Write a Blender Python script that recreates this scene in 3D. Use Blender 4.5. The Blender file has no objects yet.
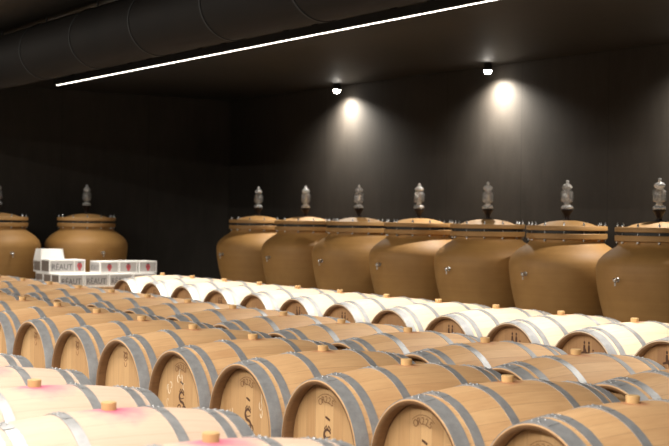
import bpy, bmesh, math, random
from mathutils import Vector, Matrix
random.seed(7)
PI = math.pi
scn = bpy.context.scene
C = scn.collection

# ------------------------------------------------------------------ camera
CAMZ = 1.443
F, YAW, PITCH, ROLL = 1356.49, 0.9920, -0.00547, 0.0130
fw = Vector((-math.sin(YAW)*math.cos(PITCH), math.cos(YAW)*math.cos(PITCH), math.sin(PITCH)))
rt = Vector((math.cos(YAW), math.sin(YAW), 0))
up = rt.cross(fw)
r2 = rt*math.cos(ROLL) + up*math.sin(ROLL)
u2 = up*math.cos(ROLL) - rt*math.sin(ROLL)
cd = bpy.data.cameras.new('camera')
cam = bpy.data.objects.new('camera', cd); C.objects.link(cam)
cam.matrix_world = Matrix(((r2.x, u2.x, -fw.x, 0), (r2.y, u2.y, -fw.y, 0), (r2.z, u2.z, -fw.z, CAMZ), (0, 0, 0, 1)))
cd.sensor_fit = 'HORIZONTAL'; cd.sensor_width = 36.0; cd.lens = F*36.0/669.0
cd.clip_end = 100
cd.dof.use_dof = True; cd.dof.focus_distance = 8.0; cd.dof.aperture_fstop = 4.0
scn.camera = cam

def project(P):
    d = Vector(P) - Vector((0, 0, CAMZ)); z = d.dot(fw)
    if z < 0.1: return None
    return (334.5 + F*d.dot(r2)/z, 223 - F*d.dot(u2)/z)

# ------------------------------------------------------------------ node helpers
def mat(name):
    m = bpy.data.materials.new(name); m.use_nodes = True
    nt = m.node_tree; b = nt.nodes['Principled BSDF']
    return m, nt, b
def N(nt, t, **kw):
    n = nt.nodes.new(t)
    for k, v in kw.items():
        if k.startswith('i_'): n.inputs[int(k[2:])].default_value = v
        else: setattr(n, k, v)
    return n
def L(nt, a, b): nt.links.new(a, b)
def math_(nt, op, a, b=None, c=None):
    n = N(nt, 'ShaderNodeMath', operation=op)
    for i, v in enumerate((a, b, c)):
        if v is None: continue
        if isinstance(v, (int, float)): n.inputs[i].default_value = v
        else: L(nt, v, n.inputs[i])
    return n.outputs[0]
def mixc(nt, fac, a, b, mode='MIX'):
    n = N(nt, 'ShaderNodeMix', data_type='RGBA', blend_type=mode)
    for s, v in ((0, fac), (6, a), (7, b)):
        if isinstance(v, (int, float)): n.inputs[s].default_value = v
        elif isinstance(v, tuple): n.inputs[s].default_value = (*v, 1)
        else: L(nt, v, n.inputs[s])
    return n.outputs[2]
def ramp(nt, fac, stops):
    n = N(nt, 'ShaderNodeValToRGB'); e = n.color_ramp.elements
    while len(e) < len(stops): e.new(0.5)
    for k, (p, c) in zip(e, stops):
        k.position = p; k.color = (*c, 1) if len(c) == 3 else c
    L(nt, fac, n.inputs[0]); return n.outputs[0]
def noise(nt, vec, scale, detail=3, rough=.5):
    n = N(nt, 'ShaderNodeTexNoise'); n.inputs['Scale'].default_value = scale
    n.inputs['Detail'].default_value = detail; n.inputs['Roughness'].default_value = rough
    L(nt, vec, n.inputs['Vector']); return n.outputs[0]
def mapping(nt, vec, scale, loc=None):
    n = N(nt, 'ShaderNodeMapping'); n.inputs['Scale'].default_value = scale
    L(nt, vec, n.inputs['Vector'])
    if loc is not None: L(nt, loc, n.inputs['Location'])
    return n.outputs[0]
def bump(nt, b, h, strength, dist):
    n = N(nt, 'ShaderNodeBump'); n.inputs['Strength'].default_value = strength; n.inputs['Distance'].default_value = dist
    L(nt, h, n.inputs['Height']); L(nt, n.outputs[0], b.inputs['Normal'])
def simple(name, col, rough=.5, metal=0.0, var=0.12, scale=12):
    m, nt, b = mat(name)
    tc = N(nt, 'ShaderNodeTexCoord')
    nz = noise(nt, tc.outputs['Object'], scale)
    lo = tuple(c*(1-var) for c in col); hi = tuple(min(1, c*(1+var)) for c in col)
    L(nt, ramp(nt, nz, [(.3, lo), (.7, hi)]), b.inputs['Base Color'])
    b.inputs['Roughness'].default_value = rough; b.inputs['Metallic'].default_value = metal
    return m

# ------------------------------------------------------------------ materials
def wood_staves(name, dark, light, stain=0.0, rough=.55):
    m, nt, b = mat(name)
    tc = N(nt, 'ShaderNodeTexCoord'); oi = N(nt, 'ShaderNodeObjectInfo')
    sx = N(nt, 'ShaderNodeSeparateXYZ'); L(nt, tc.outputs['Object'], sx.inputs[0])
    ang = math_(nt, 'ARCTAN2', sx.outputs[2], sx.outputs[0])
    a = math_(nt, 'ADD', math_(nt, 'MULTIPLY', ang, 30/(2*PI)), 40.37)
    fl = math_(nt, 'FLOOR', a); fr = math_(nt, 'FRACT', a)
    wn = N(nt, 'ShaderNodeTexWhiteNoise', noise_dimensions='2D')
    cb = N(nt, 'ShaderNodeCombineXYZ'); L(nt, fl, cb.inputs[0]); L(nt, math_(nt, 'MULTIPLY', oi.outputs['Random'], 57.0), cb.inputs[1])
    L(nt, cb.outputs[0], wn.inputs['Vector'])
    rnd = N(nt, 'ShaderNodeCombineXYZ')
    for i in range(3): L(nt, math_(nt, 'MULTIPLY', oi.outputs['Random'], 31.0+i*7), rnd.inputs[i])
    grain = noise(nt, mapping(nt, tc.outputs['Object'], (46, 3.2, 46), rnd.outputs[0]), 1.6, 6, .62)
    mott = noise(nt, mapping(nt, tc.outputs['Object'], (3, 2, 3), rnd.outputs[0]), 2.0, 3)
    f = math_(nt, 'ADD', math_(nt, 'MULTIPLY', wn.outputs[0], .2), math_(nt, 'ADD', math_(nt, 'MULTIPLY', grain, .5), math_(nt, 'MULTIPLY', mott, .35)))
    col = ramp(nt, f, [(.25, dark), (.85, light)])
    seam = math_(nt, 'LESS_THAN', math_(nt, 'ABSOLUTE', math_(nt, 'SUBTRACT', fr, .5)), .484)
    col = mixc(nt, math_(nt, 'MULTIPLY', math_(nt, 'SUBTRACT', 1.0, seam), .4), col, tuple(c*.45 for c in dark))
    # ring of wine and water marks about the bung hole
    yy = math_(nt, 'MULTIPLY', sx.outputs[1], 1.0); xx = sx.outputs[0]
    top = math_(nt, 'GREATER_THAN', sx.outputs[2], 0.0)
    wob = math_(nt, 'MULTIPLY', math_(nt, 'SUBTRACT', noise(nt, mapping(nt, tc.outputs['Object'], (1, 1, 1), rnd.outputs[0]), 14, 3), .5), .10)
    d0 = math_(nt, 'SQRT', math_(nt, 'ADD', math_(nt, 'POWER', xx, 2.0), math_(nt, 'POWER', yy, 2.0)))
    small = math_(nt, 'MULTIPLY', top, ramp(nt, math_(nt, 'ADD', d0, wob), [(.035, (.75,)*3), (.075, (0, 0, 0))]))
    col = mixc(nt, small, col, (.42, .16, .075) if stain == 0 else (.55, .10, .22))
    if stain > 0:
        ex = math_(nt, 'DIVIDE', xx, .17); ey = math_(nt, 'DIVIDE', math_(nt, 'SUBTRACT', yy, .03), .15)
        d1 = math_(nt, 'SQRT', math_(nt, 'ADD', math_(nt, 'POWER', ex, 2.0), math_(nt, 'POWER', ey, 2.0)))
        d1 = math_(nt, 'ADD', d1, math_(nt, 'MULTIPLY', wob, 9.0))
        big = math_(nt, 'MULTIPLY', top, ramp(nt, d1, [(.25, (stain,)*3), (1.0, (0, 0, 0))]))
        col = mixc(nt, big, col, (.60, .13, .22))
    rr = math_(nt, 'SQRT', math_(nt, 'ADD', math_(nt, 'POWER', sx.outputs[0], 2.0), math_(nt, 'POWER', sx.outputs[2], 2.0)))
    ins = math_(nt, 'LESS_THAN', rr, .3135)
    col = mixc(nt, ins, col, mixc(nt, grain, (.12, .055, .022), (.27, .14, .058)))  # inside of the chime: dark end grain with its shade mixed into the colour
    L(nt, col, b.inputs['Base Color'])
    b.inputs['Roughness'].default_value = rough
    bump(nt, b, math_(nt, 'ADD', math_(nt, 'MULTIPLY', grain, .5), math_(nt, 'MULTIPLY', seam, .6)), .25, .002)
    return m
def wood_head(name, dark, light):
    m, nt, b = mat(name)
    tc = N(nt, 'ShaderNodeTexCoord'); oi = N(nt, 'ShaderNodeObjectInfo')
    sx = N(nt, 'ShaderNodeSeparateXYZ'); L(nt, tc.outputs['Object'], sx.inputs[0])
    a = math_(nt, 'ADD', math_(nt, 'MULTIPLY', sx.outputs[0], 13.0), 20.3)
    fl = math_(nt, 'FLOOR', a); fr = math_(nt, 'FRACT', a)
    wn = N(nt, 'ShaderNodeTexWhiteNoise', noise_dimensions='2D')
    cb = N(nt, 'ShaderNodeCombineXYZ'); L(nt, fl, cb.inputs[0]); L(nt, math_(nt, 'MULTIPLY', oi.outputs['Random'], 91.0), cb.inputs[1])
    L(nt, cb.outputs[0], wn.inputs['Vector'])
    rnd = N(nt, 'ShaderNodeCombineXYZ')
    for i in range(3): L(nt, math_(nt, 'MULTIPLY', oi.outputs['Random'], 23.0+i*5), rnd.inputs[i])
    grain = noise(nt, mapping(nt, tc.outputs['Object'], (60, 20, 4), rnd.outputs[0]), 1.5, 6, .62)
    f = math_(nt, 'ADD', math_(nt, 'MULTIPLY', wn.outputs[0], .5), math_(nt, 'MULTIPLY', grain, .6))
    col = ramp(nt, f, [(.2, dark), (.9, light)])
    seam = math_(nt, 'GREATER_THAN', math_(nt, 'ABSOLUTE', math_(nt, 'SUBTRACT', fr, .5)), .485)
    col = mixc(nt, math_(nt, 'MULTIPLY', seam, .45), col, tuple(c*.5 for c in dark))
    L(nt, col, b.inputs['Base Color']); b.inputs['Roughness'].default_value = .6
    bump(nt, b, grain, .15, .002)
    return m
def steel(name, lo, hi, rough, metal):
    m, nt, b = mat(name)
    tc = N(nt, 'ShaderNodeTexCoord')
    nz = noise(nt, tc.outputs['Object'], 26, 4, .6)
    vz = N(nt, 'ShaderNodeTexVoronoi'); vz.inputs['Scale'].default_value = 70; L(nt, tc.outputs['Object'], vz.inputs['Vector'])
    f = math_(nt, 'ADD', math_(nt, 'MULTIPLY', nz, .8), math_(nt, 'MULTIPLY', vz.outputs['Distance'], .12))
    L(nt, ramp(nt, f, [(.3, lo), (.8, hi)]), b.inputs['Base Color'])
    b.inputs['Metallic'].default_value = metal
    L(nt, math_(nt, 'ADD', math_(nt, 'MULTIPLY', nz, .25), rough-.1), b.inputs['Roughness'])
    return m
def clay(name, dark, light):
    m, nt, b = mat(name)
    tc = N(nt, 'ShaderNodeTexCoord'); oi = N(nt, 'ShaderNodeObjectInfo')
    rnd = N(nt, 'ShaderNodeCombineXYZ')
    for i in range(3): L(nt, math_(nt, 'MULTIPLY', oi.outputs['Random'], 17.0+i*5), rnd.inputs[i])
    rings = noise(nt, mapping(nt, tc.outputs['Object'], (.6, .6, 26), rnd.outputs[0]), 1.0, 4, .6)
    mott = noise(nt, mapping(nt, tc.outputs['Object'], (1, 1, 1), rnd.outputs[0]), 3.2, 5, .6)
    f = math_(nt, 'ADD', math_(nt, 'MULTIPLY', rings, .35), math_(nt, 'MULTIPLY', mott, .65))
    L(nt, ramp(nt, f, [(.3, dark), (.72, light)]), b.inputs['Base Color'])
    b.inputs['Roughness'].default_value = .62
    bump(nt, b, rings, .12, .004)
    return m
def concrete(name, dark, light, px, pz, horizontal=False, rough=.8, seamc=.45):
    """panelled wall/ceiling: mottled dark coat with straight joints every px by pz metres (world metres)"""
    m, nt, b = mat(name)
    tc = N(nt, 'ShaderNodeTexCoord')
    co = tc.outputs['Object']
    n1 = noise(nt, co, .9, 5, .6); n2 = noise(nt, mapping(nt, co, (9, 9, 2.2)), 1.0, 5, .65)
    n3 = noise(nt, co, 40, 2)
    f = math_(nt, 'ADD', math_(nt, 'MULTIPLY', n1, .45), math_(nt, 'ADD', math_(nt, 'MULTIPLY', n2, .4), math_(nt, 'MULTIPLY', n3, .15)))
    col = ramp(nt, f, [(.33, dark), (.66, light)])
    sx = N(nt, 'ShaderNodeSeparateXYZ'); L(nt, co, sx.inputs[0])
    ax = (sx.outputs[0], sx.outputs[1]) if horizontal else (math_(nt, 'ADD', sx.outputs[0], sx.outputs[1]), sx.outputs[2])
    def joint(v, p):
        fr = math_(nt, 'FRACT', math_(nt, 'ADD', math_(nt, 'DIVIDE', v, p), 20.13))
        return math_(nt, 'LESS_THAN', fr, .012/p)
    j = math_(nt, 'MAXIMUM', joint(ax[0], px), joint(ax[1], pz))
    col = mixc(nt, math_(nt, 'MULTIPLY', j, seamc), col, tuple(c*.3 for c in dark))
    L(nt, col, b.inputs['Base Color']); b.inputs['Roughness'].default_value = rough
    bump(nt, b, f, .2, .006)
    return m
def emit(name, col, s):
    m, nt, b = mat(name)
    b.inputs['Base Color'].default_value = (.9, .9, .9, 1)
    b.inputs['Emission Color'].default_value = (*col, 1); b.inputs['Emission Strength'].default_value = s
    return m
def glass(name, tr=.93, ro=.04):
    m, nt, b = mat(name)
    b.inputs['Base Color'].default_value = (1, 1, 1, 1)
    b.inputs['Transmission Weight'].default_value = tr; b.inputs['Roughness'].default_value = ro; b.inputs['IOR'].default_value = 1.75
    return m

M = {}
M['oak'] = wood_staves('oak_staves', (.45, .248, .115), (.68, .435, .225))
M['oak_glare'] = wood_staves('glare_paled_staves', (.58, .43, .295), (.73, .59, .435))  # same oak made paler, overexposure under the strip put into the colour
M['oak_wine'] = wood_staves('wine_stained_staves', (.53, .375, .28), (.66, .50, .39), stain=.75)  # real wine stain; the pale base also has the strip's glare painted in
M['head'] = wood_head('oak_head', (.41, .225, .093), (.60, .375, .178))
M['head_brown'] = wood_head('brown_oak_head', (.33, .17, .075), (.47, .27, .12))  # oak head darkened in colour for the shade on the bright row's heads
M['hoop'] = steel('galvanised_hoop', (.31, .31, .318), (.44, .44, .45), .38, .48)
M['bung'] = simple('tan_bung', (.60, .38, .17), .5)
M['brand'] = simple('burnt_brand', (.085, .035, .015), .8)
M['brand_soft'] = simple('faint_brand', (.25, .12, .05), .8)
M['chalk'] = simple('chalk', (.74, .62, .46), .9)
M['sticker'] = simple('white_sticker', (.62, .60, .58), .5)
M['clay'] = clay('terracotta', (.268, .136, .037), (.375, .204, .062))
M['clay_rim'] = clay('terracotta_rim', (.275, .148, .047), (.385, .216, .074))
M['steel'] = steel('bright_steel', (.55, .55, .56), (.75, .75, .76), .25, 1.0)
M['rubber'] = simple('dark_rubber', (.012, .007, .006), .45)
M['rubber'].node_tree.nodes['Principled BSDF'].inputs['Specular IOR Level'].default_value = .2
M['gasket'] = simple('black_gasket', (.015, .014, .013), .6)
M['glass'] = glass('airlock_glass', .97, .14)
M['frost'] = glass('glinting_glass', .80, .17)  # white diffuse share stands in for bright reflections on clear glass
M['white_card'] = simple('white_card', (.80, .79, .77), .6, var=.03)
M['grey_print'] = simple('grey_print', (.40, .38, .365), .55, var=.05)
M['brown_print'] = simple('brown_grey_print', (.20, .165, .145), .6, var=.1)  # carton side print, darkened in colour for the shade on those faces
M['dark_print'] = simple('dark_print', (.085, .08, .09), .55)
M['red_print'] = simple('red_print', (.40, .05, .06), .5)
M['tape'] = simple('clear_tape', (.66, .65, .62), .3, var=.03)
M['wall'] = concrete('dark_wall', (.0185, .0156, .0127), (.033, .028, .023), 1.32, 3.6)
M['ceil'] = concrete('dark_ceiling', (.014, .0118, .0095), (.025, .021, .017), 2.4, 1.2, horizontal=True, rough=.6)
for _k in ('wall', 'ceil'): M[_k].node_tree.nodes['Principled BSDF'].inputs['Specular IOR Level'].default_value = .25
M['floor'] = concrete('concrete_floor', (.20, .18, .155), (.30, .27, .24), 3, 3, horizontal=True, rough=.5)
M['duct'] = simple('painted_duct', (.0062, .0046, .0036), .7, var=.2, scale=3)
M['duct'].node_tree.nodes['Principled BSDF'].inputs['Specular IOR Level'].default_value = .15
M['black'] = simple('black_housing', (.004, .004, .004), .8)
STRIP = 6.0
M['led'] = emit('led_diffuser', (1.0, .925, .80), STRIP)
M['spot'] = emit('spot_lens', (1.0, .93, .82), 60.0)
M['bench'] = wood_head('bench_wood', (.30, .18, .09), (.42, .27, .14))

# ------------------------------------------------------------------ mesh helpers
def mesh(name, bm, smooth=True, angle=35):
    me = bpy.data.meshes.new(name)
    bmesh.ops.recalc_face_normals(bm, faces=bm.faces)
    for f in bm.faces: f.smooth = smooth
    if smooth:
        for e in bm.edges:
            if len(e.link_faces) == 2 and e.calc_face_angle(0) > math.radians(angle): e.smooth = False
    bm.to_mesh(me); bm.free(); return me
def obj(name, me, m, parent=None, loc=None):
    if isinstance(me, bmesh.types.BMesh): me = mesh(name, me)
    o = bpy.data.objects.new(name, me)
    if m is not None and not me.materials: me.materials.append(m)
    C.objects.link(o)
    if parent is not None: o.parent = parent
    if loc is not None: o.location = loc
    return o
def tag(o, label=None, cat=None, group=None, kind=None):
    for k, v in (('label', label), ('category', cat), ('group', group), ('kind', kind)):
        if v: o[k] = v
    return o
def empty(name, loc=(0, 0, 0), rz=0):
    o = bpy.data.objects.new(name, None); C.objects.link(o); o.location = loc; o.rotation_euler = (0, 0, rz)
    o.empty_display_size = .1
    return o
def lathe(bm, prof, seg, axis='Z', closed=False, center=(0, 0, 0)):
    cx, cy, cz = center; rings = []
    for r, h in prof:
        if r < 1e-6:
            p = (cx, cy, cz+h) if axis == 'Z' else (cx, cy+h, cz)
            rings.append([bm.verts.new(p)]); continue
        ring = []
        for i in range(seg):
            a = 2*PI*i/seg
            p = (cx+r*math.cos(a), cy+r*math.sin(a), cz+h) if axis == 'Z' else (cx+r*math.cos(a), cy+h, cz+r*math.sin(a))
            ring.append(bm.verts.new(p))
        rings.append(ring)
    n = len(rings); pairs = [(k, k+1) for k in range(n-1)]
    if closed: pairs.append((n-1, 0))
    for a, b in pairs:
        A, B = rings[a], rings[b]
        if len(A) == 1 and len(B) == 1: continue
        for i in range(seg):
            j = (i+1) % seg
            if len(A) == 1: bm.faces.new((A[0], B[i], B[j]))
            elif len(B) == 1: bm.faces.new((A[i], A[j], B[0]))
            else: bm.faces.new((A[i], A[j], B[j], B[i]))
    return bm
def box(bm, lo, hi, bev=0.0):
    r = bmesh.ops.create_cube(bm, size=1.0)
    vs = r['verts']
    for v in vs:
        for k in range(3): v.co[k] = lo[k] + (v.co[k]+.5)*(hi[k]-lo[k])
    if bev > 0:
        es = list({e for v in vs for e in v.link_edges})
        bmesh.ops.bevel(bm, geom=es, offset=bev, segments=2, affect='EDGES', profile=.5)
    return bm
def ball(bm, c, r, seg=8):
    bmesh.ops.create_uvsphere(bm, u_segments=seg, v_segments=max(4, seg//2+1), radius=r, matrix=Matrix.Translation(c))
def ribbon(bm, pts, w, plane, th=.0012):
    """flat raised stroke; pts are (u, v), plane maps (u, v, n) to xyz"""
    pv = []
    n = len(pts)
    for i, (u, v) in enumerate(pts):
        a = pts[max(i-1, 0)]; b = pts[min(i+1, n-1)]
        du, dv = b[0]-a[0], b[1]-a[1]; l = math.hypot(du, dv) or 1
        ww = w*(.55+.45*math.sin(PI*(i+.5)/n))/2
        ox, oy = -dv/l*ww, du/l*ww
        pv.append([bm.verts.new(plane(u+ox, v+oy, th)), bm.verts.new(plane(u-ox, v-oy, th)),
                   bm.verts.new(plane(u-ox, v-oy, -.0004)), bm.verts.new(plane(u+ox, v+oy, -.0004))])
    for a, b in zip(pv, pv[1:]):
        for k in range(4): bm.faces.new((a[k], a[(k+1) % 4], b[(k+1) % 4], b[k]))
    bm.faces.new(pv[0]); bm.faces.new(pv[-1][::-1])
def disc(bm, u, v, ru, rv, plane, th=.0012, seg=16):
    t = [bm.verts.new(plane(u+ru*math.cos(2*PI*i/seg), v+rv*math.sin(2*PI*i/seg), th)) for i in range(seg)]
    d = [bm.verts.new(plane(u+ru*math.cos(2*PI*i/seg), v+rv*math.sin(2*PI*i/seg), -.0004)) for i in range(seg)]
    bm.faces.new(t)
    for i in range(seg): bm.faces.new((t[i], t[(i+1) % seg], d[(i+1) % seg], d[i]))
def text_mesh(s, size, th=.0008):
    cu = bpy.data.curves.new('lettering', 'FONT'); cu.body = s; cu.size = size; cu.extrude = th
    cu.align_x = 'CENTER'; cu.align_y = 'CENTER'; cu.resolution_u = 2
    o = bpy.data.objects.new('lettering', cu); C.objects.link(o)
    bpy.context.view_layer.update()
    me = bpy.data.meshes.new_from_object(o.evaluated_get(bpy.context.evaluated_depsgraph_get()))
    bpy.data.objects.remove(o); bpy.data.curves.remove(cu)
    return me
def add_text(bm, s, size, plane, at=(0, 0), rot=0.0, th=.0008, sx=1.0):
    me = text_mesh(s, size, th); t = bmesh.new(); t.from_mesh(me); bpy.data.meshes.remove(me)
    vm = {}
    for v in t.verts:
        u, w = v.co.x*sx, v.co.y
        uu = at[0]+u*math.cos(rot)-w*math.sin(rot); ww = at[1]+u*math.sin(rot)+w*math.cos(rot)
        vm[v] = bm.verts.new(plane(uu, ww, v.co.z))
    for f in t.faces:
        try: bm.faces.new([vm[v] for v in f.verts])
        except ValueError: pass
    t.free()

def fit_text(bm, s, wd, ht, plane, at):
    me = text_mesh(s, 1.0, .0006); xs = [v.co.x for v in me.vertices]; ys = [v.co.y for v in me.vertices]
    sx, sy = wd/(max(xs)-min(xs)), ht/(max(ys)-min(ys)); cx, cy = (max(xs)+min(xs))/2, (max(ys)+min(ys))/2
    bpy.data.meshes.remove(me)
    for du in (-.012, 0, .012):                        # three passes make the strokes bold
        add_text(bm, s, 1.0, lambda u, v, n, du=du: plane(at[0]+(u-cx+du)*sx, at[1]+(v-cy)*sy, n+du*.002), (0, 0), 0, .0006)
# ------------------------------------------------------------------ room (setting)
XL, XR, YF, YB, ZC = -17.85, 3.5, -4.5, 9.78, CAMZ+1.70
def slab(name, lo, hi, m):
    bm = bmesh.new(); box(bm, lo, hi); o = obj(name, mesh(name, bm, False), m); o['kind'] = 'structure'; return o
slab('floor', (XL-.2, YF-.2, -.2), (XR+.2, YB+.2, 0), M['floor'])
slab('ceiling', (XL-.2, YF-.2, ZC), (XR+.2, YB+.2, ZC+.2), M['ceil'])
slab('wall_back', (XL-.2, YB, 0), (XR+.2, YB+.2, ZC), M['wall'])
slab('wall_left', (XL-.2, YF, 0), (XL, YB, ZC), M['wall'])
slab('wall_right', (XR, YF, 0), (XR+.2, YB, ZC), M['wall'])
slab('wall_front', (XL-.2, YF-.2, 0), (XR+.2, YF, ZC), M['wall'])

# ------------------------------------------------------------------ barrels
HL, BR, ER = .502, .366, .320
def rad(t): return BR-(BR-ER)*(abs(t)/HL)**2.0
SEG = 56
def body_mesh():
    bm = bmesh.new(); pr = []
    n = 18
    for i in range(n+1):
        t = -HL+2*HL*i/n
        pr.append((rad(t), t))
    inner = ER-.024
    pr[0] = (ER-.001, -HL+.002); pr[-1] = (ER-.001, HL-.002)
    pr += [(ER-.006, HL), (inner+.004, HL-.004), (inner, HL-.012), (inner+.006, HL-.075), (inner-.01, HL-.085),
           (inner-.01, -HL+.085), (inner+.006, -HL+.075), (inner, -HL+.012), (inner+.004, -HL+.004), (ER-.006, -HL)]
    lathe(bm, pr, SEG, 'Y', closed=True)
    return mesh('staves', bm, True, 50)
def head_mesh(sgn):
    bm = bmesh.new(); r = ER-.0195
    lathe(bm, [(0, -.008), (r-.004, -.008), (r, -.004), (r, .008), (0, .008)], SEG, 'Y')
    return mesh('head', bm, True, 30)
def hoop_mesh(t0, t1, nriv):
    bm = bmesh.new(); th = .0028; n = 4; pr = []
    for i in range(n+1):
        t = t0+(t1-t0)*i/n; pr.append((rad(t)+th, t))
    for i in range(n, -1, -1):
        t = t0+(t1-t0)*i/n; pr.append((rad(t)-.002, t))
    lathe(bm, pr, SEG, 'Y', closed=True)
    for k in range(nriv):                          # riveted lap close to the top of the hoop
        for s in (-.25, .25):
            a = PI/2+.10-.12*k; t = (t0+t1)/2+s*(t1-t0)
            r = rad(t)+th
            ball(bm, (r*math.cos(a), t, r*math.sin(a)), .0064, 8)
    # lap end: a thin second thickness over a short arc
    m = 6; a0, a1 = PI/2-.2, PI/2+.2; prev = None
    for i in range(m+1):
        a = a0+(a1-a0)*i/m
        q = []
        for (t, e) in ((t0+.002, th+.0018), (t1-.002, th+.0018), (t1-.002, th-.001), (t0+.002, th-.001)):
            r = rad(t)+e; q.append(bm.verts.new((r*math.cos(a), t, r*math.sin(a))))
        if prev:
            for k in range(4): bm.faces.new((prev[k], prev[(k+1) % 4], q[(k+1) % 4], q[k]))
        else: bm.faces.new(q)
        prev = q
    bm.faces.new(prev[::-1])
    return mesh('hoop', bm, True, 40)
def bung_mesh():
    bm = bmesh.new()
    lathe(bm, [(0, -.02), (.025, -.02), (.0280, .021), (.0276, .026), (.0255, .028), (0, .0275)], 24, 'Z')
    return mesh('bung', bm, True, 40)
ME = dict(body=body_mesh(), head=head_mesh(1), bung=bung_mesh())
HOOPS = [(-.499, -.436, 2), (-.413, -.370, 2), (-.206, -.164, 2), (.164, .206, 2), (.370, .413, 2), (.436, .499, 2)]
ME['hoops'] = [hoop_mesh(*h) for h in HOOPS]
MATSET = {}
def matcopy(me, m, key):
    k = (me.name, key)
    if k not in MATSET:
        c = me.copy(); c.materials.clear(); c.materials.append(m); MATSET[k] = c
    return MATSET[k]
# brands on the heads: plane in the local frame of the front head, seen from -y
HY = -.008
hp = lambda u, v, n: (u, HY-n, v)
def arc(cx, cy, r, a0, a1, n=14, ry=None):
    return [(cx+r*math.cos(a0+(a1-a0)*i/n), cy+(ry or r)*math.sin(a0+(a1-a0)*i/n)) for i in range(n+1)]
def s_curve(cx, cy, w, h, n=22):
    return [(cx+w*math.sin(2*PI*i/n)*(-1), cy+h*(1-2*i/n)) for i in range(n+1)]
def ornament(bm, cx, cy, s):
    r = .033*s
    ribbon(bm, [(cx+r*1.05*math.cos(a), cy+r+r*math.sin(a)) for a in [math.radians(25+245*i/14) for i in range(15)]][:-1] +
               [(cx+r*1.1*math.cos(a), cy-r+r*math.sin(a)) for a in [math.radians(90-250*i/14) for i in range(15)]], .019*s, hp)
    ribbon(bm, [(cx-.034*s, cy+.066*s), (cx-.012*s, cy+.088*s), (cx, cy+.066*s), (cx+.012*s, cy+.088*s), (cx+.034*s, cy+.066*s)], .009*s, hp)
    ribbon(bm, arc(cx-.034*s, cy-.048*s, .026*s, .3, 4.6), .009*s, hp)
    ribbon(bm, arc(cx+.036*s, cy-.050*s, .028*s, -1.7, 2.6), .009*s, hp)
    ribbon(bm, [(cx-.06*s, cy-.078*s), (cx-.02*s, cy-.094*s), (cx+.02*s, cy-.082*s), (cx+.064*s, cy-.098*s)], .010*s, hp)
    ribbon(bm, [(cx-.030*s, cy+.036*s), (cx-.012*s, cy+.02*s), (cx+.03*s, cy+.03*s)], .007*s, hp)
def stamp_text():
    bm = bmesh.new()
    word = 'OR225'
    for k, ch in enumerate(word):                       # letters on an arch that drops to the right
        a = math.radians(122-21*k*.72); R = .10
        add_text(bm, ch, .046, hp, (R*math.cos(a)-.005, .125+R*math.sin(a)), a-PI/2)
    ribbon(bm, arc(-.005, .125, .126, math.radians(128), math.radians(52)), .003, hp)
    return mesh('brand_stamp', bm, False)
def stamp_marks():
    bm = bmesh.new()
    ribbon(bm, [(-.014, .146), (.004, .141), (.024, .134)], .012, hp)
    return mesh('small_mark', bm, False)
def stamp_orn():
    bm = bmesh.new(); ornament(bm, .005, .035, .82); return mesh('monogram_brand', bm, False)
def stamp_crest():
    bm = bmesh.new()
    ribbon(bm, arc(0, .212, .022, 0, 2*PI, 20), .006, hp)
    ribbon(bm, arc(0, .182, .018, -PI, 0, 14, .026), .005, hp)
    ribbon(bm, [(-.03, .243), (-.01, .236), (.012, .240), (.03, .232)], .009, hp)
    ribbon(bm, [(-.014, .222), (0, .204), (.014, .216)], .007, hp)
    return mesh('crest_brand', bm, False)
def stamp_castle():
    bm = bmesh.new(); hp = lambda u, v, n: (u, HY-n, v+.075)
    for u in (-.022, .022):
        ribbon(bm, [(u, .10), (u, .125), (u, .15)], .020, hp); disc(bm, u, .165, .008, .011, hp)
    ribbon(bm, [(-.055, .092), (-.02, .102), (.02, .090), (.062, .096)], .018, hp)
    ribbon(bm, [(-.01, .12), (.0, .08), (.012, .06)], .012, hp)
    disc(bm, .062, .118, .007, .007, hp); disc(bm, -.05, .07, .012, .007, hp)
    return mesh('tower_brand', bm, False)
def chalk(seed, spots):
    rg = random.Random(seed); bm = bmesh.new()
    for (cx, cy) in spots:
        for k in range(rg.randint(2, 4)):
            u, v = cx+rg.uniform(-.04, .04), cy+rg.uniform(-.05, .05); a0 = rg.uniform(0, 6)
            ribbon(bm, arc(u, v, rg.uniform(.008, .022), a0, a0+rg.uniform(2, 4.5), 10, rg.uniform(.014, .03)), rg.uniform(.003, .006), hp)
    return mesh('chalk_scrawl', bm, False)
ST = dict(text=stamp_text(), marks=stamp_marks(), orn=stamp_orn(), crest=stamp_crest(), castle=stamp_castle())
bmk = bmesh.new(); disc(bmk, -.005, .15, .040, .040, hp, .001, 24)
ST['sticker'] = mesh('round_sticker', bmk, False)
bmk = bmesh.new()
ribbon(bmk, arc(-.005, .15, .026, 0, 2*PI, 20), .006, lambda u, v, n: hp(u, v, n+.001))
ribbon(bmk, [(-.02, .15), (.01, .152)], .012, lambda u, v, n: hp(u, v, n+.001))
ST['stickerprint'] = mesh('sticker_print', bmk, False)

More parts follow.
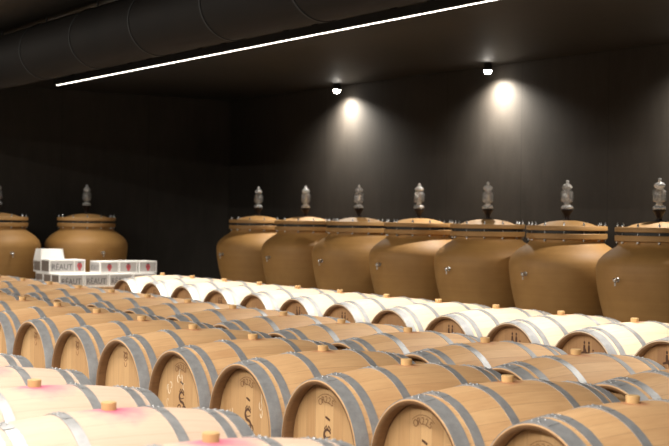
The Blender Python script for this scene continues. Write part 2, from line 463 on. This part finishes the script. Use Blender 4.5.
def barrel(x, y, staves, headm, label, group, marks=(), rot=0.0):
    z = BR+.003
    b = empty('oak_barrel', (x, y, 0))
    tag(b, label, 'barrel', group)
    axis = Matrix.Translation((0, 0, z))
    bd = obj('staves', matcopy(ME['body'], staves, staves.name), None, b, (0, 0, z))
    for s in (-1, 1):
        h = obj('head', matcopy(ME['head'], headm, headm.name), None, b, (0, s*(HL-.062), z))
        if s > 0: h.rotation_euler = (0, 0, PI)
        else:
            for key in marks:
                nm, mm = {'text': ('brand_stamp', 'brand_soft'), 'marks': ('small_mark', 'brand'), 'orn': ('monogram_brand', 'brand'),
                          'crest': ('crest_brand', 'brand_soft'), 'castle': ('tower_brand', 'brand'), 'sticker': ('round_sticker', 'sticker'),
                          'stickerprint': ('sticker_print', 'dark_print')}.get(key if isinstance(key, str) else '', ('chalk_scrawl', 'chalk'))
                me = ST[key] if isinstance(key, str) else chalk(key[0], key[1])
                st = obj(nm, me, M[mm], h)
    for me in ME['hoops']:
        obj('hoop', matcopy(me, M['hoop'], 'hoop'), None, b, (0, 0, z))
    bg = obj('bung', matcopy(ME['bung'], M['bung'], 'bung'), None, b, (0, 0, z+BR))
    return b
SP = .74
ROWS = {
 'A': (-5.262, 1.995, range(-3, 5)),
 'B': (-9.673, 3.841, range(-4, 11)),
 'M': (-12.630, 4.933, range(-5, 13)),
 'W': (-14.103, 6.868, range(0, 13)),
}
ORD = ['', 'second ', 'third ', 'fourth ', 'fifth ', 'sixth ', 'seventh ', 'eighth ', 'ninth ', 'tenth ', 'eleventh ', 'twelfth ', 'thirteenth ', 'fourteenth ', 'fifteenth ', 'sixteenth ']
WORDS = ['first', 'second', 'third', 'fourth', 'fifth', 'sixth', 'seventh', 'eighth', 'ninth', 'tenth', 'eleventh', 'twelfth', 'thirteenth', 'fourteenth', 'fifteenth', 'sixteenth']
def in_frame(x, y):
    z = BR
    top = [project((x, y+t, z+rad(t)*math.sin(a))) for t in (-HL, -.2, .2, HL) for a in (PI/2,)] + \
          [project((x+BR*.7*s, y+t, z+BR*.6)) for t in (-HL, 0, HL) for s in (-1, 1)]
    return any(p and -1 < p[0] < 670 and -1 < p[1] < 447 for p in top)
SKIP = {}
SHIFT = {('A', 2): .04, ('A', 3): .055, ('A', 4): .055}
for row, (x0, y0, rg) in ROWS.items():
    vis = [i for i in rg if in_frame(x0+i*SP, y0) and i not in SKIP.get(row, ())]
    for k, i in enumerate(vis):
        n = WORDS[k]
        marks = ()
        if row == 'A':
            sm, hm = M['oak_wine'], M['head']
            lab = f'wine-stained glare-paled oak barrel, {n} from the left in the blurred front row'; grp = 'wine-stained barrels in the front row'
        elif row == 'B':
            sm, hm = M['oak'], M['head']
            lab = f'tan oak barrel, {n} from the left in the row showing whole heads'; grp = 'tan barrels showing whole heads'
            marks = {3: ('crest',), 4: ((11, [(-.16, .08), (-.17, -.03), (.12, -.04), (.14, -.12), (0, .15)]), 'text', 'orn'),
                     5: ((12, [(.15, .12), (.10, -.07), (.12, -.12), (-.17, .05)]), 'text', 'marks', 'orn')}.get(i)
            if marks is None: marks = ('crest',) if i < 3 else ('text', 'marks', 'orn')
            if i == 4: marks = marks+('marks',)
        elif row == 'M':
            sm, hm = M['oak'], M['head']
            lab = f'tan oak barrel, {n} from the left in the row between whole heads and bright row'; grp = 'tan barrels in the row behind the whole heads'
        else:
            sm, hm = M['oak_glare'], M['head_brown']
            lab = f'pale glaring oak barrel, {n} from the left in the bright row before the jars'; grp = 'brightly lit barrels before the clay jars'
            marks = ('castle',)
            if i == 7: marks = ('sticker', 'stickerprint'); lab = 'glare-whitened oak barrel with round white sticker on its shade-darkened head'
            elif i in (2, 4): marks = ((30+i, [(.02, .16), (-.04, .14)]), 'marks')
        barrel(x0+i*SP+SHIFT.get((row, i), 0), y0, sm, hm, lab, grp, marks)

# ------------------------------------------------------------------ clay jars
def jar_meshes():
    o = {}
    zt = CAMZ-.069                      # top face of the lid plate
    pr = [(-.126, .350), (-.15, .352), (-.175, .372), (-.21, .430), (-.25, .482), (-.30, .527), (-.35, .546), (-.40, .548), (-.46, .544), (-.55, .532), (-.65, .512), (-.80, .474), (-.95, .425), (-1.10, .368), (-1.25, .305), (-1.34, .265)]
    bm = bmesh.new()
    lathe(bm, [(0, zt-.126), (.33, zt-.126)]+[(r, zt+h) for h, r in pr]+[(.25, 0.0), (0, 0.0)], 72)
    o['body'] = mesh('pot', bm, True, 40)
    bm = bmesh.new(); lathe(bm, [(.30, zt-.126), (.376, zt-.126), (.384, zt-.121), (.386, zt-.078), (.382, zt-.073), (.30, zt-.073)], 72, closed=True)
    o['rim'] = mesh('rim', bm, True, 40)
    bm = bmesh.new(); lathe(bm, [(.28, zt-.075), (.366, zt-.075), (.366, zt-.043), (.28, zt-.043)], 64, closed=True)
    o['gasket'] = mesh('gasket', bm, True, 40)
    bm = bmesh.new()
    lathe(bm, [(0, zt-.044), (.381, zt-.044), (.386, zt-.040), (.386, zt-.006), (.382, zt), (.29, zt+.001), (.272, zt+.004), (.235, zt+.020), (.17, zt+.037), (.09, zt+.049), (.045, zt+.051), (0, zt+.051)], 72)
    o['lid'] = mesh('lid', bm, True, 40)
    bm = bmesh.new()
    lathe(bm, [(0, -.145), (.011, -.145), (.011, -.128), (.0045, -.127), (.0045, .006), (.011, .007), (.011, .018), (.006, .024), (.004, .036), (0, .036)], 10)
    o['bolt'] = mesh('bolt', bm, True, 40)
    bm = bmesh.new()                    # dark stopper
    lathe(bm, [(0, zt+.049), (.046, zt+.049), (.046, zt+.060), (.026, zt+.064), (.024, zt+.082), (.030, zt+.100), (.044, zt+.128), (.056, zt+.140), (.060, zt+.155), (.056, zt+.160), (0, zt+.160)], 32)
    o['stop'] = mesh('stopper', bm, True, 50)
    # airlock glass: hollow turned wall
    out = [(.030, .156), (.055, .162), (.060, .175), (.052, .190), (.030, .203), (.026, .214), (.032, .221)]
    bm = bmesh.new(); lathe(bm, [(0, zt+.158)]+[(r, zt+h) for h, r in [(h, r) for r, h in out]]+[(0, zt+.221)], 32)
    o['base'] = mesh('glass_base', bm, True, 60)
    out = [(.036, .224), (.056, .232), (.061, .245), (.061, .318), (.056, .330), (.040, .338), (.026, .345)]
    inn = [(r-.004, h) for r, h in out[::-1]]
    bm = bmesh.new(); lathe(bm, [(r, zt+h) for r, h in out+inn], 32, closed=True)
    o['glass'] = mesh('glass_airlock', bm, True, 60)
    bm = bmesh.new()
    out = [(.026, .347), (.040, .352), (.050, .364), (.049, .380), (.036, .396), (.018, .406), (.012, .412), (.017, .422), (.015, .434), (0, .441)]
    inn = [(0, .436), (.012, .43), (.013, .422), (.008, .412), (.013, .404), (.032, .393), (.045, .379), (.046, .365), (.038, .356), (.022, .350)]
    lathe(bm, [(r, zt+h) for r, h in out+inn], 32)
    o['cap'] = mesh('glass_cap', bm, True, 60)
    bm = bmesh.new(); lathe(bm, [(0, zt+.205), (.016, zt+.205), (.016, zt+.318), (.012, zt+.326), (0, zt+.326)], 20)
    o['tube'] = mesh('inner_tube', bm, True, 60)
    # sampling tap: stem, collar, lever; built pointing to -y from the belly
    zz = zt-.455
    bm = bmesh.new(); lathe(bm, [(0, -.51), (.022, -.51), (.022, -.552), (.010, -.554), (.010, -.570), (.017, -.572), (.017, -.594), (.010, -.60), (0, -.60)], 18, 'Y', center=(0, 0, zz))
    o['tap'] = mesh('tap', bm, True, 40)
    bm = bmesh.new(); lathe(bm, [(0, -.040), (.007, -.040), (.007, .0), (0, .0)], 10, 'Z', center=(0, -.583, zz-.012))
    o['spout'] = mesh('spout', bm, True, 40)
    return o, zt
JM, ZT = jar_meshes()
def jar(x, y, rz, label, group, glass_=True):
    j = empty('clay_wine_jar', (x, y, 0), rz); tag(j, label, 'jar', group)
    obj('pot', JM['body'], M['clay'], j); obj('rim', JM['rim'], M['clay_rim'], j); obj('gasket', JM['gasket'], M['gasket'], j)
    ld = obj('lid', JM['lid'], M['clay_rim'], j)
    for k in range(12):
        a = 2*PI*(k+.3)/12
        obj('bolt', JM['bolt'], M['steel'], j, (.362*math.cos(a), .362*math.sin(a), ZT))
    obj('stopper', JM['stop'], M['rubber'], ld)
    g = obj('glass_airlock', JM['glass'], M['glass'], j)
    obj('glass_base', JM['base'], M['frost'], g); obj('glass_cap', JM['cap'], M['frost'], g); obj('inner_tube', JM['tube'], M['glass'], g)
    t = obj('tap', JM['tap'], M['steel'], j); obj('spout', JM['spout'], M['steel'], t)
    return j
nj = ['nearest the camera, cut off at the picture edge', 'second from the picture edge', 'third from the picture edge', 'middle of the seven on the long wall', 'third from the room corner', 'second from the room corner', 'standing closest to the dark room corner']
for i in range(7):
    jar(-8.505-1.187*i, 9.0, .10+random.uniform(-.04, .04), f'terracotta wine jar behind the bright barrels, {nj[i]}', 'clay jars along the long wall')
jar(-17.0, 7.147, PI/2, 'terracotta wine jar with glass airlock right behind the white cartons', 'clay jars along the short wall')
jar(-17.0, 5.924, PI/2, 'half-seen terracotta wine jar at far left, beside the white cartons', 'clay jars along the short wall')

# ------------------------------------------------------------------ cartons
K = .965
def carton(x, y, z, w, l, h, front, side, label, group, open_=False):
    """front face at +x (x is its plane), from y to y+l, going back to x-w, base at z"""
    c = empty('wine_carton', (x-w/2, y+l/2, z)); tag(c, label, 'carton', group)
    bm = bmesh.new(); e = .004
    hx, hy = w/2-.001, l/2-.002
    if not open_:
        box(bm, (-hx, -hy, 0), (hx, hy, h-.001), e)
        obj('card_box', mesh('card_box', bm, False), M['white_card'], c)
        bm = bmesh.new(); box(bm, (-.025, -hy-.0006, h-.0012), (.025, hy+.0006, h-.0002))
        obj('packing_tape', mesh('packing_tape', bm, False), M['tape'], c)
    else:
        t = .005
        box(bm, (-hx, -hy, 0), (hx, hy, t))
        box(bm, (-hx, -hy, t), (-hx+t, hy, h)); box(bm, (hx-t, -hy, t), (hx, hy, h))
        box(bm, (-hx+t, -hy, t), (hx-t, -hy+t, h)); box(bm, (-hx+t, hy-t, t), (hx-t, hy, h))
        obj('card_box', mesh('card_box', bm, False), M['white_card'], c)
        fh = .135
        for nx, ny in ((1, 0), (-1, 0), (0, 1), (0, -1)):
            bm = bmesh.new(); inn = .032
            def P(s, k, o):                       # s along edge -1..1, k 0..1 up the flap, o outwards
                along = (hy if nx else hx)*s*(1-.10*k)
                d = (hx if nx else hy)-inn*k+o
                return (nx*d+(0 if nx else along), ny*d+(0 if ny else along), h+fh*k)
            vs = [bm.verts.new(P(*a)) for a in ((-1, 0, 0), (1, 0, 0), (1, 1, 0), (-1, 1, 0), (-1, 0, -t), (1, 0, -t), (1, 1, -t), (-1, 1, -t))]
            for f in ((0, 1, 2, 3), (7, 6, 5, 4), (0, 4, 5, 1), (1, 5, 6, 2), (2, 6, 7, 3), (3, 7, 4, 0)): bm.faces.new([vs[k] for k in f])
            obj('flap', mesh('flap', bm, False), M['white_card'], c)
    def face(plane, length, spec):
        m_ = .016
        if spec == 'long':    parts = [('text', -length/2+m_, length/2-length*.32), ('emb', length/2-length*.30, length/2-m_)]
        elif spec == 'text':  parts = [('text', -length/2+m_, length/2-m_)]
        elif spec == 'emb':   parts = [('emb', -length/2+m_, length/2-m_)]
        else: parts = [('plain', -length/2+m_, length/2-m_)]
        for kind, u0, u1 in parts:
            bm = bmesh.new()
            pts = [(u0, m_*1.1), (u1, m_*1.1), (u1, h-m_*1.1), (u0, h-m_*1.1)]
            a = [bm.verts.new(plane(u, v, .0006)) for u, v in pts]; b2 = [bm.verts.new(plane(u, v, -.0004)) for u, v in pts]
            bm.faces.new(a)
            for k in range(4): bm.faces.new((a[k], a[(k+1) % 4], b2[(k+1) % 4], b2[k]))
            p = obj('printed_panel', mesh('printed_panel', bm, False), M['grey_print'] if kind != 'plain' else M['brown_print'], c)
            if kind == 'plain': continue
            up_ = lambda u, v, n: plane(u, v, n+.0008)
            um, vm = (u0+u1)/2, h/2
            bm = bmesh.new()
            if kind == 'text':
                fit_text(bm, 'RÉAUT', (u1-u0)*.86, h*.56, up_, (um, vm))
                obj('lettering', mesh('lettering', bm, False), M['dark_print'], p)
            else:
                disc(bm, um, vm+.004, h*.20, h*.24, up_, .0008, 20)
                ribbon(bm, [(um-h*.2, vm+h*.02), (um, vm-h*.08), (um+h*.2, vm+h*.02)], h*.12, up_)
                ribbon(bm, [(um, vm-h*.1), (um, vm-h*.33)], h*.22, up_)
                em = obj('red_emblem', mesh('red_emblem', bm, False), M['red_print'], p)
                bm = bmesh.new(); q = lambda u, v, n: plane(u, v, n+.0018)
                ribbon(bm, [(um-h*.12, vm+h*.28), (um, vm+h*.24), (um+h*.12, vm+h*.28)], h*.10, q)
                disc(bm, um, vm+.004, h*.055, h*.07, q)
                obj('emblem_detail', mesh('emblem_detail', bm, False), M['dark_print'], p)
    face(lambda u, v, n: (hx+n, u, v), l, front)
    face(lambda u, v, n: (u, -hy-n, v), w, side)
    return c
zb = CAMZ-.772*K           # top of the lower layer
LH = .158
xl, yl = -15.908*K, 6.334*K
low = {(0, 0): ('text', 'lower white carton with RÉAUT lettering, end of the front row', ), (0, 1): ('text', 'lower white carton with RÉAUT lettering, second along the front row'),
       (0, 2): ('text', 'lower white carton, third along front row, half behind the barrels'), (0, 3): ('text', 'lower white carton last in front row, under the red-emblem cartons')}
for (r, k), (f, lab) in low.items():
    carton(xl, yl+k*.322, zb-LH, .25, .318, LH, f, 'plain', lab, 'lower layer of white cartons')
for k, lab in enumerate(['lower white carton directly under the large RÉAUT carton', 'lower white carton under the far end of the large RÉAUT carton', 'lower white carton under the first red-emblem carton', 'lower white carton beneath the row of red-emblem cartons']):
    carton(xl-.262, yl+k*.322, zb-LH, .25, .318, LH, 'text', 'plain', lab, 'lower layer of white cartons')
carton(xl-.53, yl+.0, zb-LH, .25, .318, LH, 'text', 'plain', 'lower white carton under the open carton', 'lower layer of white cartons')
carton(-16.292*K, 6.353*K, zb, .27, .474, .163, 'long', 'plain', 'large white carton lettered RÉAUT with red emblem on the top layer', 'upper layer of white cartons')
carton(-16.292*K-.285, 6.353*K, zb, .25, .318, .150, 'text', 'plain', 'open white carton with raised flaps behind the large RÉAUT carton', 'upper layer of white cartons', open_=True)
xe, ye = -16.022*K, 6.926*K
for k, w in enumerate(['first', 'second', 'third']):
    carton(xe, ye+k*.2535+(.012 if k == 2 else 0), zb, .318, .25, .148, 'emb', 'text', f'white carton with red emblem on its end, {w} of three from the RÉAUT carton', 'red-emblem cartons')
bn = empty('low_bench', (xl-.4, yl+.66, 0)); tag(bn, 'low wooden bench carrying the stack of white cartons', 'bench')
bh = zb-LH
bm = bmesh.new(); box(bm, (-.46, -.72, bh-.04), (.46, .72, bh-.0005), .004); obj('bench_top', mesh('bench_top', bm, False), M['bench'], bn)
for sx_ in (-.4, .4):
    for sy in (-.64, .64):
        bm = bmesh.new(); box(bm, (sx_-.035, sy-.035, 0), (sx_+.035, sy+.035, bh-.04), .003); obj('leg', mesh('leg', bm, False), M['bench'], bn)

# ------------------------------------------------------------------ lamps
def strip(y, x0, x1, zbm, label, watts, beam, tilt=0):
    s = empty('linear_ceiling_light', ((x0+x1)/2, y, zbm)); tag(s, label, 'lamp', 'linear lights under the ceiling')
    h = (x1-x0)/2
    bm = bmesh.new(); box(bm, (-h-.01, -.04, .004), (h+.01, .04, .080), .003); hs = obj('housing', mesh('housing', bm, False), M['black'], s)
    bm = bmesh.new(); box(bm, (-h, -.008, -.002), (h, .008, .010), .003); obj('diffuser', mesh('diffuser', bm, False), M['led'], s)
    ld = bpy.data.lights.new('led_line', 'AREA'); ld.shape = 'RECTANGLE'; ld.size = 2*h; ld.size_y = .015
    ld.energy = watts; ld.color = (1.0, .94, .84); ld.spread = math.radians(beam)
    lo = bpy.data.objects.new('led_line', ld); C.objects.link(lo); lo.parent = s; lo.location = (0, 0, -.0035); lo.rotation_euler = (math.radians(tilt), 0, 0)
    k = 0; x = -h+.5
    while x < h:
        bm = bmesh.new(); box(bm, (x-.03, -.018, .078), (x+.03, .018, ZC-zbm+.0), .002)
        obj('hanger', mesh('hanger', bm, False), M['black'], s); x += 1.2 if k % 2 else .5; k += 1
    return s
ZS = CAMZ+1.600
strip(6.43, -16.3, 2.8, ZS, 'long thin white light line hanging below the dark ceiling', 340, 90, 1)
strip(2.10, -16.38, 2.8, ZS, 'second light line above the wine-stained front row', 410, 170, 12)
strip(-1.03, -16.38, 2.8, ZS, 'third light line behind the camera', 800, 165, 15)  # added unseen fill light that brightens the front rows and heads

def spotlamp(x, label):
    y, z = 9.57, CAMZ+1.606
    s = empty('spotlight', (x, y, z)); tag(s, label, 'lamp', 'spotlights washing the long wall')
    bm = bmesh.new(); lathe(bm, [(0, .10), (.012, .10), (.012, ZC-z), (0, ZC-z)], 12); obj('stem', bm, M['black'], s)
    bm = bmesh.new(); lathe(bm, [(0, .105), (.035, .10), (.045, .07), (.048, .012), (.044, .012), (.040, .05), (0, .055)], 24)
    hd = obj('lamp_head', bm, M['black'], s)
    bm = bmesh.new(); lathe(bm, [(0, .02), (.040, .02), (.043, .006), (.036, -.014), (.018, -.026), (0, -.030)], 20); obj('lens', bm, M['spot'], s)
    ld = bpy.data.lights.new('spot_bulb', 'SPOT'); ld.energy = 460; ld.color = (1, .93, .82); ld.spot_size = math.radians(150); ld.spot_blend = 1.0; ld.shadow_soft_size = .035
    lo = bpy.data.objects.new('spot_bulb', ld); C.objects.link(lo); lo.parent = s; lo.location = (0, .0, -.035); lo.rotation_euler = (math.radians(12), 0, 0)
    return s
spotlamp(-14.63, 'small glowing spotlight at the ceiling, farther of the two on the wall')
spotlamp(-11.60, 'small glowing spotlight at the ceiling, nearer and brighter of the two')
spotlamp(-8.57, 'spotlight at the ceiling beyond the picture edge, third along the wall')

# ------------------------------------------------------------------ duct
dr, dy, dz = .24, 4.36, CAMZ+1.40
du = empty('ventilation_duct', ((XL+XR)/2, dy, dz)); tag(du, 'dark round ventilation duct running below the ceiling beside the light line', 'duct')
hl = (XR-XL)/2-.003
bm = bmesh.new()
bmesh.ops.create_cone(bm, cap_ends=True, segments=64, radius1=dr, radius2=dr, depth=2*hl, matrix=Matrix.Rotation(PI/2, 4, 'Y'))
obj('duct_pipe', bm, M['duct'], du)
x = -9.076-1.118*7
while x < XR:
    if x > XL+.1:
        bm = bmesh.new(); pr = [(dr-.002, -.012), (dr+.006, -.010), (dr+.006, .010), (dr-.002, .012)]
        lathe(bm, pr, 64, 'Y', closed=True); bmesh.ops.rotate(bm, verts=bm.verts, matrix=Matrix.Rotation(PI/2, 3, 'Z'))
        o = obj('seam_ring', bm, M['black'], du, (x-(XL+XR)/2, 0, 0))
        bm = bmesh.new(); box(bm, (-.012, -.003, dr-.005), (.012, .003, ZC-dz)); obj('hanger_strap', mesh('hanger_strap', bm, False), M['black'], du, (x-(XL+XR)/2, 0, 0))
    x += 1.118

# ------------------------------------------------------------------ world and colour
w = bpy.data.worlds.new('world'); scn.world = w; w.use_nodes = True
w.node_tree.nodes['Background'].inputs[0].default_value = (0, 0, 0, 1)
vs = scn.view_settings
vs.view_transform = 'Standard'; vs.look = 'None'; vs.gamma = 1; vs.exposure = 0.0; vs.use_curve_mapping = False
